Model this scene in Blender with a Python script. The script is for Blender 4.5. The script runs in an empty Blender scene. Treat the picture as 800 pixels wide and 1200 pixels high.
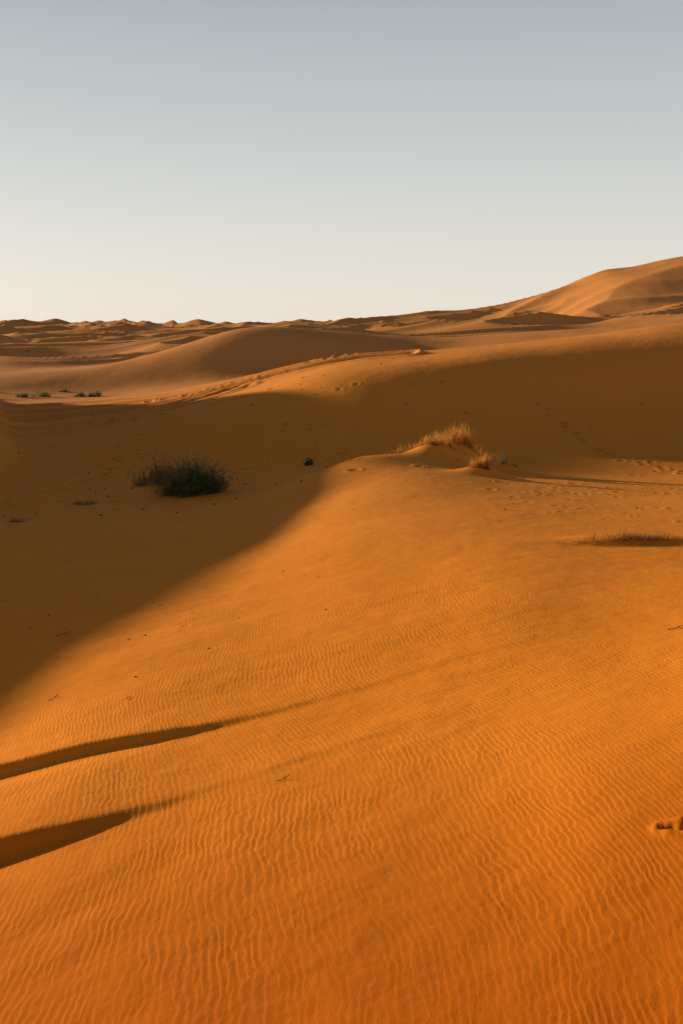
import bpy, math, random
import numpy as np
from mathutils import Vector

rng = np.random.default_rng(7)
random.seed(7)
scene = bpy.context.scene
F = 1167.0     # focal length in image pixels, turns dune table pixel rows into heights

# ------------------------------------------------------------------ noise
_perm = rng.permutation(256); _perm = np.concatenate([_perm, _perm])
_ga = rng.uniform(0, 2*np.pi, 256)
_gx, _gy = np.cos(_ga), np.sin(_ga)
def perlin(x, y):
    xi = np.floor(x).astype(int); yi = np.floor(y).astype(int)
    xf = x-xi; yf = y-yi
    xi &= 255; yi &= 255
    u = xf**3*(xf*(xf*6-15)+10); v = yf**3*(yf*(yf*6-15)+10)
    def g(ix, iy, fx, fy):
        h = _perm[_perm[ix & 255]+(iy & 255)]
        return _gx[h]*fx+_gy[h]*fy
    a = g(xi, yi, xf, yf); b = g(xi+1, yi, xf-1, yf)
    c = g(xi, yi+1, xf, yf-1); d = g(xi+1, yi+1, xf-1, yf-1)
    return (a+(b-a)*u)*(1-v)+(c+(d-c)*u)*v
def sstep(a, b, x):
    t = np.clip((x-a)/(b-a), 0, 1); return t*t*(3-2*t)

def pchip(x, y, q):
    h = np.diff(x); d = np.diff(y)/h
    m = np.zeros_like(y)
    w1 = 2*h[1:]+h[:-1]; w2 = h[1:]+2*h[:-1]
    same = d[1:]*d[:-1] > 0
    with np.errstate(divide='ignore', invalid='ignore'):
        mm = (w1+w2)/(w1/d[:-1]+w2/d[1:])
    m[1:-1] = np.where(same, mm, 0)
    m[0] = d[0]; m[-1] = d[-1]
    i = np.clip(np.searchsorted(x, q)-1, 0, len(x)-2)
    t = (q-x[i])/h[i]; t = np.clip(t, 0, 1)
    t2, t3 = t*t, t*t*t
    return (2*t3-3*t2+1)*y[i]+(t3-2*t2+t)*h[i]*m[i]+(-2*t3+3*t2)*y[i+1]+(t3-t2)*h[i]*m[i+1]

# ------------------------------------------------------------------ dune profiles: per image column, (chosen distance, image pixel rows below eye level)
T = {
 0:  [(5.2,815),(7.4,615),(13.5,415),(19,325),(26,265),(34,225),(42,195),(52,170),(62,138),(74,113),(95,95),(116,76),(132,52),(165,42),(215,28),(290,22),(380,13),(560,10),(900,5),(4800,3)],
 100:[(5.05,815),(7.1,615),(12.6,415),(18,330),(25,270),(33,225),(41,198),(52,168),(60,138),(71,108),(92,90),(118,76),(132,46),(165,40),(215,26),(290,20),(380,12),(560,9),(900,5),(4800,3)],
 200:[(4.9,815),(6.9,615),(12,415),(17.5,325),(24.5,265),(32.5,222),(41,196),(52,166),(58,135),(67,98),(88,78),(119,69),(133,22),(165,34),(215,18),(290,17),(380,8),(560,8),(900,5),(4800,3)],
 300:[(4.8,815),(6.7,615),(11.5,415),(17,320),(24,255),(32,215),(40,190),(51,162),(57,122),(65,78),(84,55),(119,59),(132,-4),(165,22),(215,10),(290,13),(380,4),(560,6),(900,5),(4800,3)],
 400:[(4.65,815),(6.5,615),(11,415),(16.5,310),(23.5,238),(31,190),(38,168),(50,155),(57,107),(65,50),(80,32),(118,52),(132,4),(165,20),(215,5),(290,9),(380,-2),(560,4),(900,4),(4800,3)],
 500:[(4.55,815),(6.3,615),(10.5,415),(16,305),(22.5,235),(30,186),(37,163),(50,155),(57,106),(66,38),(80,23),(117,46),(132,10),(165,22),(215,0),(290,8),(380,-14),(560,0),(900,3),(4800,3)],
 600:[(4.45,815),(6.1,615),(10,415),(15.5,300),(22,233),(29,196),(37,176),(50,158),(58,104),(68,27),(82,15),(112,34),(131,5),(165,18),(215,-4),(290,0),(380,-32),(560,-12),(900,0),(4800,3)],
 700:[(4.35,815),(5.8,615),(9.5,415),(15,305),(21,241),(28,206),(36,184),(50,160),(59,103),(70,16),(84,5),(108,22),(130,-1),(165,10),(215,-9),(290,-8),(380,-60),(560,-30),(900,-3),(4800,3)],
 800:[(4.25,815),(5.6,615),(9,415),(14.5,305),(20.5,244),(27,209),(35,188),(50,160),(59,104),(71,5),(86,-8),(106,8),(130,-11),(165,1),(215,-22),(290,-22),(380,-84),(560,-50),(900,-6),(4800,3)],
}
cols = []
for u, kn in T.items():
    th = math.atan((u-400)/F)
    cols.append((th, [y/math.cos(th) for y, d in kn], [-d/F*y for y, d in kn]))
rL=[6.5,9,16,22,30,39,48,60,72,86,110,140,170,220,290,380,500,720,1150,5000]
zL=[-4.3,-4.6,-5.4,-5.9,-6.3,-6.8,-7.2,-7.6,-7.6,-7.5,-7.6,-7.6,-6.5,-7,-6,-6,-5,-5,-4,-10]
rR=[4.6,6.4,10,16,23,30,39,55,68,82,100,120,150,190,250,340,450,660,1050,5000]
zR=[-2.1,-2.0,-2.0,-2.4,-3,-3.6,-4.5,-5.5,-4,0,1.5,0,2,1,5,8,38,18,6,-10]
zB=[-2.6,-2.6,-2.8,-3,-3,-3.5,-4,-4,-4,-3,-3,-4,-3,-4,-3,-3,-2,-3,-4,-10]
rB=[(a+b)/2 for a, b in zip(rL, rR)]
cols.append((math.radians(-48), rL, zL)); cols.append((math.radians(48), rR, zR))
cols.append((math.radians(-180), rB, zB)); cols.append((math.radians(180), rB, zB))
cols.append((math.radians(-110), rL, [(a+b)/2 for a,b in zip(zL,zB)]))
cols.append((math.radians(110), rR, [(a+b)/2 for a,b in zip(zR,zB)]))
cols.sort(key=lambda c: c[0])
for c in cols: assert len(c[1]) == 20 and len(c[2]) == 20

th = np.unique(np.concatenate([
    np.radians(np.arange(-180, -60, 3.0)), np.radians(np.arange(-60, -24, 0.35)),
    np.radians(np.arange(-24, 24, 0.07)), np.radians(np.arange(24, 60, 0.35)),
    np.radians(np.arange(60, 180.01, 3.0))]))
def logr(a, b, s): return np.exp(np.arange(math.log(a), math.log(b), s))
rr = np.concatenate([logr(0.3, 4, 0.05), logr(4, 35, 0.005), logr(35, 110, 0.0032),
                     logr(110, 600, 0.005), logr(600, 5000, 0.012)])
nt, nr = len(th), len(rr)
tc = np.array([c[0] for c in cols])
RK = np.array([c[1] for c in cols]); ZK = np.array([c[2] for c in cols])
rk = np.stack([pchip(tc, RK[:, k], th) for k in range(20)], 1)
zk = np.stack([pchip(tc, ZK[:, k], th) for k in range(20)], 1)
lr = np.log(rr)
Z = np.empty((nt, nr))
for i in range(nt):
    x = np.log(np.concatenate([[0.3, 1.2], rk[i]])); y = np.concatenate([[-2.5, -2.5], zk[i]])
    Z[i] = pchip(x, y, lr)
def gblur(A, s, ax):
    n = int(3*s)+1; k = np.exp(-0.5*(np.arange(-n, n+1)/s)**2); k /= k.sum()
    P = np.pad(A, [(n, n) if a == ax else (0, 0) for a in (0, 1)], mode='edge')
    out = np.zeros_like(A)
    for j, w in enumerate(k):
        out += w*(P[j:j+A.shape[0], :] if ax == 0 else P[:, j:j+A.shape[1]])
    return out
Zs = gblur(Z, 20, 0)
cw = 1-sstep(21, 25, np.abs(np.degrees(th)))[:, None]
Z = Z*(1-cw)+Zs*cw
Zb = gblur(Z, 8, 1); Zc = gblur(Z, 3, 1)
fw = sstep(105, 118, rr)[None, :]
Z = Zb*(1-fw)+Zc*fw
X = np.sin(th)[:, None]*rr[None, :]; Y = np.cos(th)[:, None]*rr[None, :]
R = np.broadcast_to(rr[None, :], X.shape)

# natural irregularity
Z += 0.10*perlin(X/5.5+3, Y/5.5)*sstep(3, 14, R) + 0.5*perlin(X/22+9, Y/22+2)*sstep(25, 70, R)
Z += 0.016*perlin(X/1.3+31, Y/1.3+7)
def ridged(x, y):
    return (1-np.abs(perlin(x, y))*2.0)**2
wx = X+14*perlin(X/70, Y/70+5); wy = Y+16*perlin(X/60+8, Y/60)
wv = 2.1*(ridged(wx/46+2.3, wy/19+5.7)-.45)*sstep(128, 175, R)*(1-sstep(300, 600, R))
wv += 3.8*(ridged(wx/85+0.3, wy/42+0.7)-.45)*sstep(150, 260, R)*(1-sstep(450, 900, R)*.6)
far_l = 1-sstep(20, 80, X)*(1-sstep(450, 700, R))*.75
wv += 8.5*(ridged(wx/120+4, wy/90+1.7)-.4)*sstep(300, 560, R)*far_l
wv += 20.0*(ridged(wx/210+7, wy/220+3.1)-.4)*sstep(700, 1300, R)
calm = 1-.75*sstep(50, 110, X)*sstep(280, 340, Y)*(1-sstep(430, 520, Y))
Z += wv*calm
# hollow in the flank of the big dune, the shoulder rises beyond it
Z -= 7.0*np.exp(-((X-58)/28)**2-((Y-338)/32)**2)*(1-sstep(70, 108, X-(Y-340)*.15))
Z += 1.6*np.exp(-((X-97)/9)**2-((Y-376)/30)**2)

def polyd(px, xx, yy):
    best = np.full(xx.shape, 1e9); val = np.zeros(xx.shape)
    for a, b in zip(px[:-1], px[1:]):
        dx, dy = b[0]-a[0], b[1]-a[1]; L2 = dx*dx+dy*dy
        t = np.clip(((xx-a[0])*dx+(yy-a[1])*dy)/L2, 0, 1)
        d = np.hypot(xx-(a[0]+t*dx), yy-(a[1]+t*dy)); m = d < best
        best = np.where(m, d, best); val = np.where(m, a[2]+t*(b[2]-a[2]), val)
    return best, val
# long dune off to the west that shades the hollow
ridge = [(-21,11.5,-4.7),(-28,25,-.15),(-29.5,38,-.4),(-31,52.5,.3),(-38,67,1.8),(-48,82.5,3.9),(-54,92.8,5.4),(-57,97.5,-2)]
d, v = polyd(ridge, X, Y)
tent = v-0.64*(np.sqrt(d*d+2.2)-1.48)
k = 0.4
df = np.abs(Z-tent)
Z = np.maximum(Z, tent)+k*np.log1p(np.exp(-df/k))*(d < 25)*.7

def scarp(px, w, back, Z):
    xs = np.array([p[0] for p in px]); ys = np.array([p[1] for p in px]); hs = np.array([p[2] for p in px], float)
    g = np.linspace(xs[0], xs[-1], 400)
    fy = np.interp(g, xs, ys); fh = np.interp(g, xs, hs)
    kk = np.exp(-.5*(np.arange(-36, 37)/12.)**2); kk /= kk.sum()
    fy = np.convolve(np.pad(fy, 36, mode='reflect', reflect_type='odd'), kk, 'valid')
    fh = np.convolve(np.pad(fh, 36, mode='edge'), kk, 'valid')
    f = np.interp(X, g, fy); h = np.interp(X, g, fh)
    h = h*sstep(xs[0]-1.5, xs[0], X)*(1-sstep(xs[-1]-.4, xs[-1], X))
    q = Y-f+.035*perlin(X*1.3, Y*.2+4)+.012*perlin(X*5, Y*.5+9)
    prof = np.where(q > 0, np.exp(-np.maximum(q, 0)/back), sstep(-w, 0, q))
    prof = prof-0.3*np.exp(-((q+w*1.6)/(w*1.5))**2)
    return Z+h*prof*(np.abs(q) < 12)
Z = scarp([(-7,8.3,.10),(-3.19,9.38,.086),(-2.2,9.66,.074),(-1.45,9.87,.052),(-1.1,10.0,.024),(-.2,10.5,.009),(1.5,11.5,.006),(3.2,12.4,.0)], .15, 2.4, Z)
Z = scarp([(-6,6.5,.14),(-2.6,7.44,.115),(-2.2,7.58,.09),(-1.75,7.8,.045),(-1.4,8.0,.014),(-.6,8.5,.008),(.5,9.2,.005),(2,10,0)], .20, 1.8, Z)
def gridge(px, w, Z):
    d, h = polyd(px, X, Y); return Z+h*np.exp(-(d/w)**2)
Z = gridge([(-2.5,31,0),(-.6,36,.25),(1.0,39,.55),(3.2,41,.6),(5,42.5,.4),(6.5,43,0)], 2.0, Z)
def mound(cx, cy, h, sx, sy, Z):
    return Z+h*np.exp(-((X-cx)/sx)**2-((Y-cy)/sy)**2)
MOUNDS = [(5.2,43.5,.85,1.2,1.2),(4.0,41.5,.5,1.1,1.0),(2.7,43,.35,1.3,.8),(5.05,36.2,.32,.9,.7),(7.2,44.5,.4,.9,.9),(5.65,20.1,.09,1.2,.4)]
for m in MOUNDS: Z = mound(*m, Z)
Z = scarp([(4.3,19.85,0),(4.9,19.62,.045),(5.9,19.55,.055),(6.6,19.7,.04),(7.0,19.8,0)], .18, .8, Z)

TR = np.zeros_like(Z)
def rut(px, depth, sg):
    m = (R > 30) & (R < 125) & (np.abs(X) < 45)
    d, h = polyd([(a, b, 1) for a, b in px], X[m], Y[m])
    g = np.exp(-(d/sg)**2); rim = np.exp(-((d-sg*2)/(sg*.9))**2)*.5
    dm = depth*(1+.5*perlin(X[m]/3, Y[m]/3+off_seed))
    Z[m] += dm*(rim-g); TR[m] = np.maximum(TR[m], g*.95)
off_seed = 0
for off in (0, 1.7, 3.6, 5.3, 10, 11.7, 17, 18.7):
    off_seed = off
    rut([(-40,72+off*1.3),(-27,76+off*1.1),(-20,77.5+off*.8),(-13.2,78.0+off*.5),(-6.6,77+off*.35),(-.6,75+off*.3),(5,73+off*.3)], .26, .44)
for o in (0, 1.7, 5, 6.7):
    off_seed = o
    rut([(-40,57+o),(-27,62+o),(-20,65+o),(-14,69+o),(-7,74+o*.6)], .22, .36)
def pit(cx, cy, dp, s, dark=0):
    m = (np.abs(X-cx) < 4*s) & (np.abs(Y-cy) < 4*s)
    if m.any():
        d = np.hypot(X[m]-cx, Y[m]-cy)/s
        Z[m] += -dp*np.exp(-d*d)+dp*.45*np.exp(-((d-1.7)/.6)**2)
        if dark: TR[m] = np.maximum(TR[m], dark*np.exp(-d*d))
def trail(px, step, dp, s, jit=.15, dark=0):
    for a, b in zip(px[:-1], px[1:]):
        L = math.hypot(b[0]-a[0], b[1]-a[1]); n = max(1, int(L/step))
        for i in range(n):
            t = i/n; sd = .16*(1 if i % 2 else -1)
            pit(a[0]+(b[0]-a[0])*t+random.uniform(-jit, jit)+sd, a[1]+(b[1]-a[1])*t+random.uniform(-jit, jit), dp*random.uniform(.6,1.2), s, dark)
trail([(12,60),(13.5,54),(15,49),(16.5,43)], .8, .08, .17, .2, .7)
trail([(-8,79),(-3,77),(1,75)], .8, .18, .28, .2, .8)
trail([(-16,83),(-6,80),(2,79)], .9, .18, .28, .3, .8)
trail([(-19,70),(-12,67),(-4,66)], .9, .12, .22, .3, .9)
trail([(-13,58),(-12,50),(-13,42)], .8, .07, .16, .3, .8)
trail([(5,31),(9,32.5),(14,31)], .9, .035, .12, .3)
for i in range(110):
    pit(random.uniform(5,13), random.uniform(23,38), random.uniform(.012,.032), random.uniform(.06,.13), .3)
for i in range(26):
    yy = random.uniform(14, 34); pit(-yy*.34+random.uniform(0, yy*.2), yy, random.uniform(.008,.02), random.uniform(.04,.07), .6)
for i in range(70):
    yy = random.uniform(34, 62); pit(yy*random.uniform(-.34,.36), yy, random.uniform(.03,.07), random.uniform(.1,.18), .8)
for (a,b,dp,s) in ((2.0,5.88,.05,.05),(1.94,5.92,.035,.045),(2.06,5.87,.035,.045)): pit(a,b,dp,s)

def hz(x, y):
    t = math.atan2(x, y); r = math.hypot(x, y)
    i = int(np.clip(np.searchsorted(th, t)-1, 0, nt-2)); j = int(np.clip(np.searchsorted(rr, r)-1, 0, nr-2))
    a = (t-th[i])/(th[i+1]-th[i]); b = (r-rr[j])/(rr[j+1]-rr[j])
    return float((Z[i,j]*(1-a)+Z[i+1,j]*a)*(1-b)+(Z[i,j+1]*(1-a)+Z[i+1,j+1]*a)*b)

me = bpy.data.meshes.new("sand_dunes")
co = np.stack([X, Y, Z], -1).reshape(-1, 3).astype(np.float32)
ii = np.arange((nt-1)*(nr-1)); i0 = ii//(nr-1); j0 = ii % (nr-1)
a = i0*nr+j0
quads = np.stack([a, a+nr, a+nr+1, a+1], 1)
quads = quads[:, ::-1].astype(np.int32)
me.vertices.add(len(co)); me.vertices.foreach_set("co", co.ravel())
me.loops.add(quads.size); me.loops.foreach_set("vertex_index", np.ascontiguousarray(quads).ravel())
me.polygons.add(len(quads))
me.polygons.foreach_set("loop_start", np.arange(0, quads.size, 4, dtype=np.int32))
me.polygons.foreach_set("loop_total", np.full(len(quads), 4, dtype=np.int32))
me.polygons.foreach_set("use_smooth", np.ones(len(quads), dtype=bool))
at = me.attributes.new("track", 'FLOAT', 'POINT'); at.data.foreach_set("value", TR.ravel().astype(np.float32))
me.update(calc_edges=True)
if me.polygons[len(quads)//2].normal.z < 0:
    me.flip_normals()
dunes = bpy.data.objects.new("sand_dunes", me); scene.collection.objects.link(dunes)

# ------------------------------------------------------------------ materials
def newmat(n):
    m = bpy.data.materials.new(n); m.use_nodes = True
    return m, m.node_tree.nodes, m.node_tree.links
m, N, L = newmat("sand")
bs = N["Principled BSDF"]; bs.inputs["Roughness"].default_value = .95; bs.inputs["Specular IOR Level"].default_value = .04
tcn = N.new("ShaderNodeTexCoord"); P = tcn.outputs["Object"]
def math_(op, a, b=None, c=None):
    n = N.new("ShaderNodeMath"); n.operation = op
    for i, x in enumerate((a, b, c)):
        if x is None: continue
        if isinstance(x, (int, float)): n.inputs[i].default_value = x
        else: L.new(x, n.inputs[i])
    return n.outputs[0]
def noise(scale, det=2, rough=.5, vec=None, sc=None, loc=(0,0,0)):
    n = N.new("ShaderNodeTexNoise"); n.inputs["Scale"].default_value = scale
    n.inputs["Detail"].default_value = det; n.inputs["Roughness"].default_value = rough
    v = vec or P
    if sc:
        mp = N.new("ShaderNodeMapping"); mp.inputs["Scale"].default_value = sc; mp.inputs["Location"].default_value = loc
        L.new(v, mp.inputs[0]); v = mp.outputs[0]
    L.new(v, n.inputs["Vector"]); return n.outputs["Fac"]
def mixc(f, a, b):
    n = N.new("ShaderNodeMix"); n.data_type = 'RGBA'
    L.new(f, n.inputs["Factor"])
    for s, x in (("A", a), ("B", b)):
        i = [q for q in n.inputs if q.name == s and q.type == 'RGBA'][0]
        if isinstance(x, tuple): i.default_value = (*x, 1)
        else: L.new(x, i)
    return [q for q in n.outputs if q.type == 'RGBA'][0]
def mrange(x, a, b, c=0, d=1, smooth=True):
    n = N.new("ShaderNodeMapRange"); n.interpolation_type = 'SMOOTHSTEP' if smooth else 'LINEAR'
    L.new(x, n.inputs[0])
    for i, q in enumerate((a, b, c, d)): n.inputs[i+1].default_value = q
    return n.outputs[0]
sx = N.new("ShaderNodeSeparateXYZ"); L.new(P, sx.inputs[0])
mp = N.new("ShaderNodeMapping"); mp.inputs["Rotation"].default_value = (0, 0, math.radians(-5)); L.new(P, mp.inputs[0])
sr = N.new("ShaderNodeSeparateXYZ"); L.new(mp.outputs[0], sr.inputs[0])
w1 = math_('MULTIPLY', math_('SUBTRACT', noise(.16, 1), .5), 2.2)
def ripple(lam, loc, a2, a3):
    w2 = math_('MULTIPLY', math_('SUBTRACT', noise(1.0, 2, .5, mp.outputs[0], (5.5, 3.0, 1), loc), .5), a2)
    w3 = math_('MULTIPLY', math_('SUBTRACT', noise(1.0, 1, .6, mp.outputs[0], (17, 13, 1), loc), .5), a3)
    xx = math_('ADD', math_('ADD', sr.outputs[0], w1), math_('ADD', w2, w3))
    ph = math_('MULTIPLY', xx, 2*math.pi/lam)
    return math_('SINE', math_('ADD', ph, math_('MULTIPLY', math_('SINE', ph), .4)))
rA = ripple(.047, (0, 0, 0), .10, .030); rB_ = ripple(.056, (7, 3, 0), .12, .034)
sel = mrange(noise(1.0, 2, .6, P, (2.4, 1.3, 1), (4, 4, 0)), .45, .55)
s1 = math_('ADD', math_('MULTIPLY', rA, sel), math_('MULTIPLY', rB_, math_('SUBTRACT', 1.0, sel)))
h = math_('MULTIPLY_ADD', s1, .5, .5)
amp = mrange(noise(.7, 2), .32, .66, .35, 1.0)
amp = math_('MULTIPLY', amp, mrange(sx.outputs[1], 6, 32, 1.0, .55))
hr = math_('MULTIPLY', math_('MULTIPLY', h, amp), .0021)
big = math_('MULTIPLY', noise(2.2, 3, .55), .025)
gr = math_('MULTIPLY', noise(80, 2, .7), .0018)
ht = math_('ADD', math_('ADD', hr, gr), big)
bp = N.new("ShaderNodeBump"); bp.inputs["Strength"].default_value = 1; bp.inputs["Distance"].default_value = 1
L.new(ht, bp.inputs["Height"]); L.new(bp.outputs[0], bs.inputs["Normal"])
near = mixc(noise(.6, 3, .6), (.46, .108, .004), (.53, .132, .006))  # redder foreground sand, also darkened to paint in the lens vignette
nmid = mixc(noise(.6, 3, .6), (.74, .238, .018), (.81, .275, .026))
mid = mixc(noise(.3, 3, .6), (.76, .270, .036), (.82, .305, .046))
far = mixc(noise(.05, 3, .6), (.60, .25, .075), (.70, .31, .105))  # distant sand paled: atmospheric haze painted into the base colour
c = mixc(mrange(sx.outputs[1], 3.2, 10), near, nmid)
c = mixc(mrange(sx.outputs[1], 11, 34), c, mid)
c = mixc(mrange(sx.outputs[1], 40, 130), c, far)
c = mixc(mrange(noise(200, 2, .8), .56, .8, 0, .25), c, (.34, .11, .02))
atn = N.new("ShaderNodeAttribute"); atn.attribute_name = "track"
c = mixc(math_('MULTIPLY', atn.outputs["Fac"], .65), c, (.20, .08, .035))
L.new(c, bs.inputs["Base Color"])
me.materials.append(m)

def leafmat(name, c1, c2, trans=.35):
    m, N, L = newmat(name)
    out = N["Material Output"]; bs = N["Principled BSDF"]; bs.inputs["Roughness"].default_value = .8
    bs.inputs["Specular IOR Level"].default_value = .2
    tc = N.new("ShaderNodeTexCoord"); n = N.new("ShaderNodeTexNoise"); n.inputs["Scale"].default_value = 4
    n.inputs["Detail"].default_value = 3
    L.new(tc.outputs["Object"], n.inputs["Vector"])
    r = N.new("ShaderNodeValToRGB"); r.color_ramp.elements[0].position = .35; r.color_ramp.elements[1].position = .65
    r.color_ramp.elements[0].color = (*c1, 1); r.color_ramp.elements[1].color = (*c2, 1)
    L.new(n.outputs["Fac"], r.inputs[0]); L.new(r.outputs[0], bs.inputs["Base Color"])
    t = N.new("ShaderNodeBsdfTranslucent"); L.new(r.outputs[0], t.inputs[0])
    mx = N.new("ShaderNodeMixShader"); mx.inputs[0].default_value = trans
    L.new(bs.outputs[0], mx.inputs[1]); L.new(t.outputs[0], mx.inputs[2]); L.new(mx.outputs[0], out.inputs[0])
    return m
M_green = leafmat("shrub_foliage", (.09, .11, .045), (.22, .22, .11), .35)
M_dull = leafmat("dry_shrub_foliage", (.20, .13, .06), (.32, .21, .10), .35)
M_straw = leafmat("dry_grass", (.34, .15, .035), (.85, .46, .10), .5)
M_dark = leafmat("dark_dry_grass", (.22, .12, .04), (.42, .24, .08), .3)
M_twig = leafmat("dead_wood", (.10, .05, .025), (.16, .09, .05), 0)
M_stone = leafmat("stone", (.14, .08, .05), (.26, .15, .08), 0)

def blades(name, x, y, sx_, sy_, height, n, width, mat, lean=.8, clumps=6, leafy=False, sink=.08):
    """blades / stems fanning from several root clumps; each blade is a bent tapering strip"""
    V, Fc = [], []
    cl = []
    for i in range(clumps):
        a = random.uniform(0, 2*math.pi); q = math.sqrt(random.random())
        cl.append((math.cos(a)*q*sx_*.75, math.sin(a)*q*sy_*.75, (1.1-.65*q*q)*random.uniform(.75, 1.1)))
    cl[0] = (0, 0, 1.05)
    for i in range(n):
        c = random.choice(cl)
        bx = c[0]+random.gauss(0, .12)*sx_; by = c[1]+random.gauss(0, .12)*sy_
        bz = hz(x+bx, y+by)-sink
        az = random.uniform(0, 2*math.pi); ln = abs(random.gauss(0, .5))*lean+.08
        Lb = height*c[2]*random.uniform(.4, 1.0)
        seg = 4; pts = []
        for k in range(seg+1):
            t = k/seg
            out = Lb*ln*(t**1.6); up = Lb*t*(1-.35*ln*t)
            pts.append(Vector((x+bx+math.cos(az)*out, y+by+math.sin(az)*out, bz+max(up, .01))))
        sd = Vector((-math.sin(az+.6), math.cos(az+.6), 0))
        b0 = len(V)
        for k, p in enumerate(pts):
            w = width*(1-.8*k/seg)*.5
            V += [p-sd*w, p+sd*w]
        for k in range(seg):
            Fc.append((b0+2*k, b0+2*k+1, b0+2*k+3, b0+2*k+2))
        if leafy:
            for q in range(8):
                t = random.uniform(.25, 1); k = min(seg-1, int(t*seg)); p = pts[k].lerp(pts[k+1], t*seg-k)
                d = Vector((random.gauss(0, 1), random.gauss(0, 1), random.gauss(.5, .8))).normalized()
                e = d.cross(Vector((random.random(), random.random(), random.random()))).normalized()
                l = random.uniform(.05, .11); wd = l*.22; b0 = len(V)
                V += [p, p+d*l*.5+e*wd, p+d*l, p+d*l*.5-e*wd]; Fc.append((b0, b0+1, b0+2, b0+3))
    me = bpy.data.meshes.new(name)
    me.from_pydata([tuple(v) for v in V], [], Fc); me.materials.append(mat)
    o = bpy.data.objects.new(name, me); scene.collection.objects.link(o)
    return o

blades("green_shrub", -6.2, 40.8, 1.55, 1.1, 2.0, 1250, .022, M_green, 1.2, 12, True)
blades("dry_shrub", -8.3, 45.5, 1.3, .8, 1.7, 320, .02, M_dull, 1.0, 8, True)
blades("green_shrub", -1.5, 48.5, .3, .3, .5, 110, .025, M_green, .9, 3, True)
for (x, y, s) in ((-27.5,112,1.3),(-29.5,113,1.0),(-34,113,1.4),(-36,112.5,1.1),(-39,111,1.3),(-37.5,107,.8),(-.5,104,.9),(-42,118,.9),(-33,119,.7)):
    blades("green_shrub", x, y, s, s*.8, s*.85, 130, .06, M_green, 1.1, 5, True)
for (x, y, s) in ((48,215,.8),(60,225,1.0),(66,222,.8),(38,220,.7),(-60,190,.8),(-52,215,.9)):
    blades("dry_shrub", x, y, s, s*.8, s*.8, 70, .12, M_dull, .9, 4, False)
# grass along the sand nose
blades("grass_tuft", 5.3, 43.4, 1.6, .9, 1.2, 1250, .022, M_straw, 1.1, 12)
blades("grass_tuft", 4.1, 41.4, 1.1, .7, .8, 650, .02, M_straw, 1.1, 8)
blades("grass_tuft", 5.1, 36.1, .7, .4, .75, 520, .018, M_straw, 1.4, 5)
blades("grass_tuft", 7.2, 44.4, .8, .6, .7, 280, .022, M_dull, .9, 6)
blades("grass_tuft", 2.6, 42.8, 1.4, .6, .6, 380, .02, M_straw, .9, 8)
blades("grass_tuft", 3.4, 45.0, 1.4, .6, 1.1, 200, .022, M_dull, .8, 6)
blades("grass_tuft", 5.65, 19.7, 1.6, .2, .30, 800, .010, M_dark, 1.8, 24, False, .03)
blades("grass_tuft", -9.8, 38.5, .8, .4, .4, 300, .02, M_dull, 1.3, 7)
blades("grass_tuft", -11.0, 33.5, .6, .3, .3, 200, .018, M_dull, 1.3, 5)

def twig(x, y, s, az):
    V, Fc = [], []
    def br(p, q, w):
        d = (q-p); sd = Vector((-d.y, d.x, 0)).normalized()*w; up = Vector((0, 0, w*1.4)); b = len(V)
        V.extend([p-sd, p+up, p+sd, q-sd*.4, q+up*.4, q+sd*.4])
        Fc.extend([(b, b+3, b+4, b+1), (b+1, b+4, b+5, b+2), (b, b+2, b+5, b+3), (b+3, b+5, b+4), (b, b+1, b+2)])
    def g(a, r, dz): 
        xx_, yy_ = x+math.cos(az+a)*r*s, y+math.sin(az+a)*r*s
        return Vector((xx_, yy_, hz(xx_, yy_)+dz))
    wd = .004*max(1, s*.8)
    c0 = g(0, 0, .012); br(g(3.1, .06, .004), c0, wd); br(c0, g(.2, .07, .03), wd); br(c0, g(-.9, .05, .01), wd*.8); br(g(3.1,.03,.01), g(1.9, .05, .015), wd*.8)
    me = bpy.data.meshes.new("dry_twig"); me.from_pydata([tuple(v) for v in V], [], Fc); me.materials.append(M_twig)
    o = bpy.data.objects.new("dry_twig", me); scene.collection.objects.link(o)
twig(-.47, 8.1, .9, .4); twig(3.9, 11.6, 1.8, .1); twig(-4.4, 15.8, 2.0, .3); twig(-3.4, 11.8, 1.4, 1.0); twig(-2.4, 11.2, 1.2, 2.0)

V, Fc = [], []
for i in range(240):
    if i < 90: x, y = random.uniform(4, 14), random.uniform(24, 42); s = random.uniform(.02, .045)
    elif i < 150: x, y = random.uniform(-9, 0), random.uniform(9, 30); s = random.uniform(.01, .025)
    elif i < 190: x, y = random.uniform(-14, 0), random.uniform(30, 55); s = random.uniform(.03, .07)
    else: x, y = random.uniform(-25, 8), random.uniform(50, 100); s = random.uniform(.04, .09)
    z = hz(x, y); b = len(V); n = 6
    for k in range(n):
        a_ = k/n*6.283; V.append((x+math.cos(a_)*s*random.uniform(.8,1.3), y+math.sin(a_)*s*random.uniform(.7,1.1), z-.005))
    for k in range(n):
        a_ = k/n*6.283+.3; V.append((x+math.cos(a_)*s*.6, y+math.sin(a_)*s*.5, z+s*random.uniform(.5,.8)))
    for k in range(n): Fc.append((b+k, b+(k+1) % n, b+n+(k+1) % n, b+n+k))
    Fc.append(tuple(b+n+k for k in range(n)))
me2 = bpy.data.meshes.new("pebbles"); me2.from_pydata(V, [], Fc); me2.materials.append(M_stone)
scene.collection.objects.link(bpy.data.objects.new("pebbles", me2))

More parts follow.
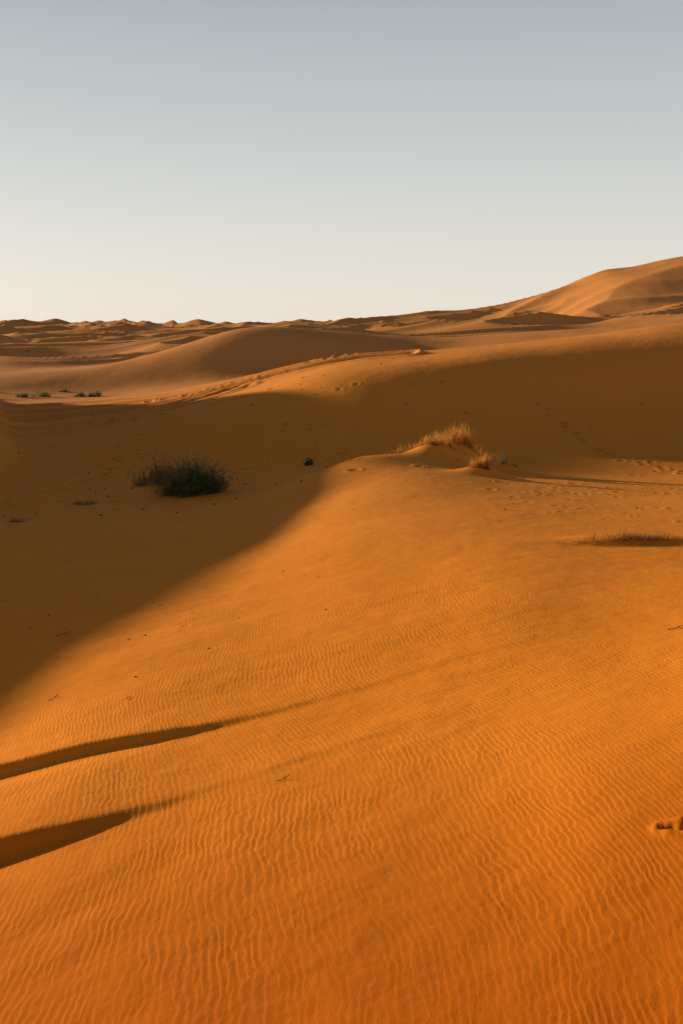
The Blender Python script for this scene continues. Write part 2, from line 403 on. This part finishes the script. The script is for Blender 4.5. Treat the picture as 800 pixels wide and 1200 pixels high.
# ------------------------------------------------------------------ light
A, E = math.radians(32), math.radians(8.5)
Ld = Vector((-math.cos(A)*math.cos(E), math.sin(A)*math.cos(E), math.sin(E)))
sl = bpy.data.lights.new("sun", 'SUN'); sl.energy = 6.6; sl.angle = math.radians(1.0); sl.color = (1, .77, .48)
so = bpy.data.objects.new("sun", sl); so.rotation_euler = Ld.to_track_quat('Z', 'Y').to_euler(); so.location = (-20, 10, 20)
scene.collection.objects.link(so)

w = bpy.data.worlds.new("World"); scene.world = w; w.use_nodes = True
WN, WL = w.node_tree.nodes, w.node_tree.links
bg = WN["Background"]
sk = WN.new("ShaderNodeTexSky"); sk.sky_type = 'NISHITA'; sk.sun_disc = False
sk.sun_elevation = E; sk.sun_rotation = math.radians(-58)
sk.dust_density = 1.5
hs = WN.new("ShaderNodeHueSaturation"); hs.inputs["Saturation"].default_value = .35
WL.new(sk.outputs[0], hs.inputs["Color"])
tcw = WN.new("ShaderNodeTexCoord"); sz = WN.new("ShaderNodeSeparateXYZ"); WL.new(tcw.outputs["Generated"], sz.inputs[0])
rp = WN.new("ShaderNodeValToRGB"); cr = rp.color_ramp; cr.interpolation = 'B_SPLINE'
stops = [(0, (.93,.85,.73)), (.06, (.86,.82,.735)), (.14, (.71,.73,.70)), (.24, (.54,.585,.60)), (.33, (.44,.495,.54)), (.46, (.08,.085,.09)), (1, (.028,.024,.021))]
cr.elements[0].position = 0; cr.elements[0].color = (*stops[0][1], 1)
cr.elements[1].position = 1; cr.elements[1].color = (*stops[-1][1], 1)
for p_, c_ in stops[1:-1]:
    e = cr.elements.new(p_); e.color = (*c_, 1)
WL.new(sz.outputs[2], rp.inputs[0])
sc10 = WN.new("ShaderNodeVectorMath"); sc10.operation = 'SCALE'; sc10.inputs["Scale"].default_value = 10.0
WL.new(rp.outputs[0], sc10.inputs[0])
mxw = WN.new("ShaderNodeMix"); mxw.data_type = 'RGBA'; mxw.inputs["Factor"].default_value = .84
ia = [q for q in mxw.inputs if q.type == 'RGBA']
WL.new(hs.outputs[0], ia[0]); WL.new(sc10.outputs[0], ia[1])
WL.new([q for q in mxw.outputs if q.type == 'RGBA'][0], bg.inputs[0]); bg.inputs[1].default_value = .10

# ------------------------------------------------------------------ camera
cd = bpy.data.cameras.new("camera"); cd.sensor_fit = 'VERTICAL'; cd.sensor_height = 36; cd.lens = 35.0
cd.shift_y = -(600-385)/1200; cd.clip_end = 12000; cd.clip_start = .05
cam = bpy.data.objects.new("camera", cd); cam.rotation_euler = (math.radians(90), 0, 0)
scene.collection.objects.link(cam); scene.camera = cam
scene.view_settings.view_transform = 'Standard'; scene.view_settings.look = 'None'; scene.view_settings.exposure = 0
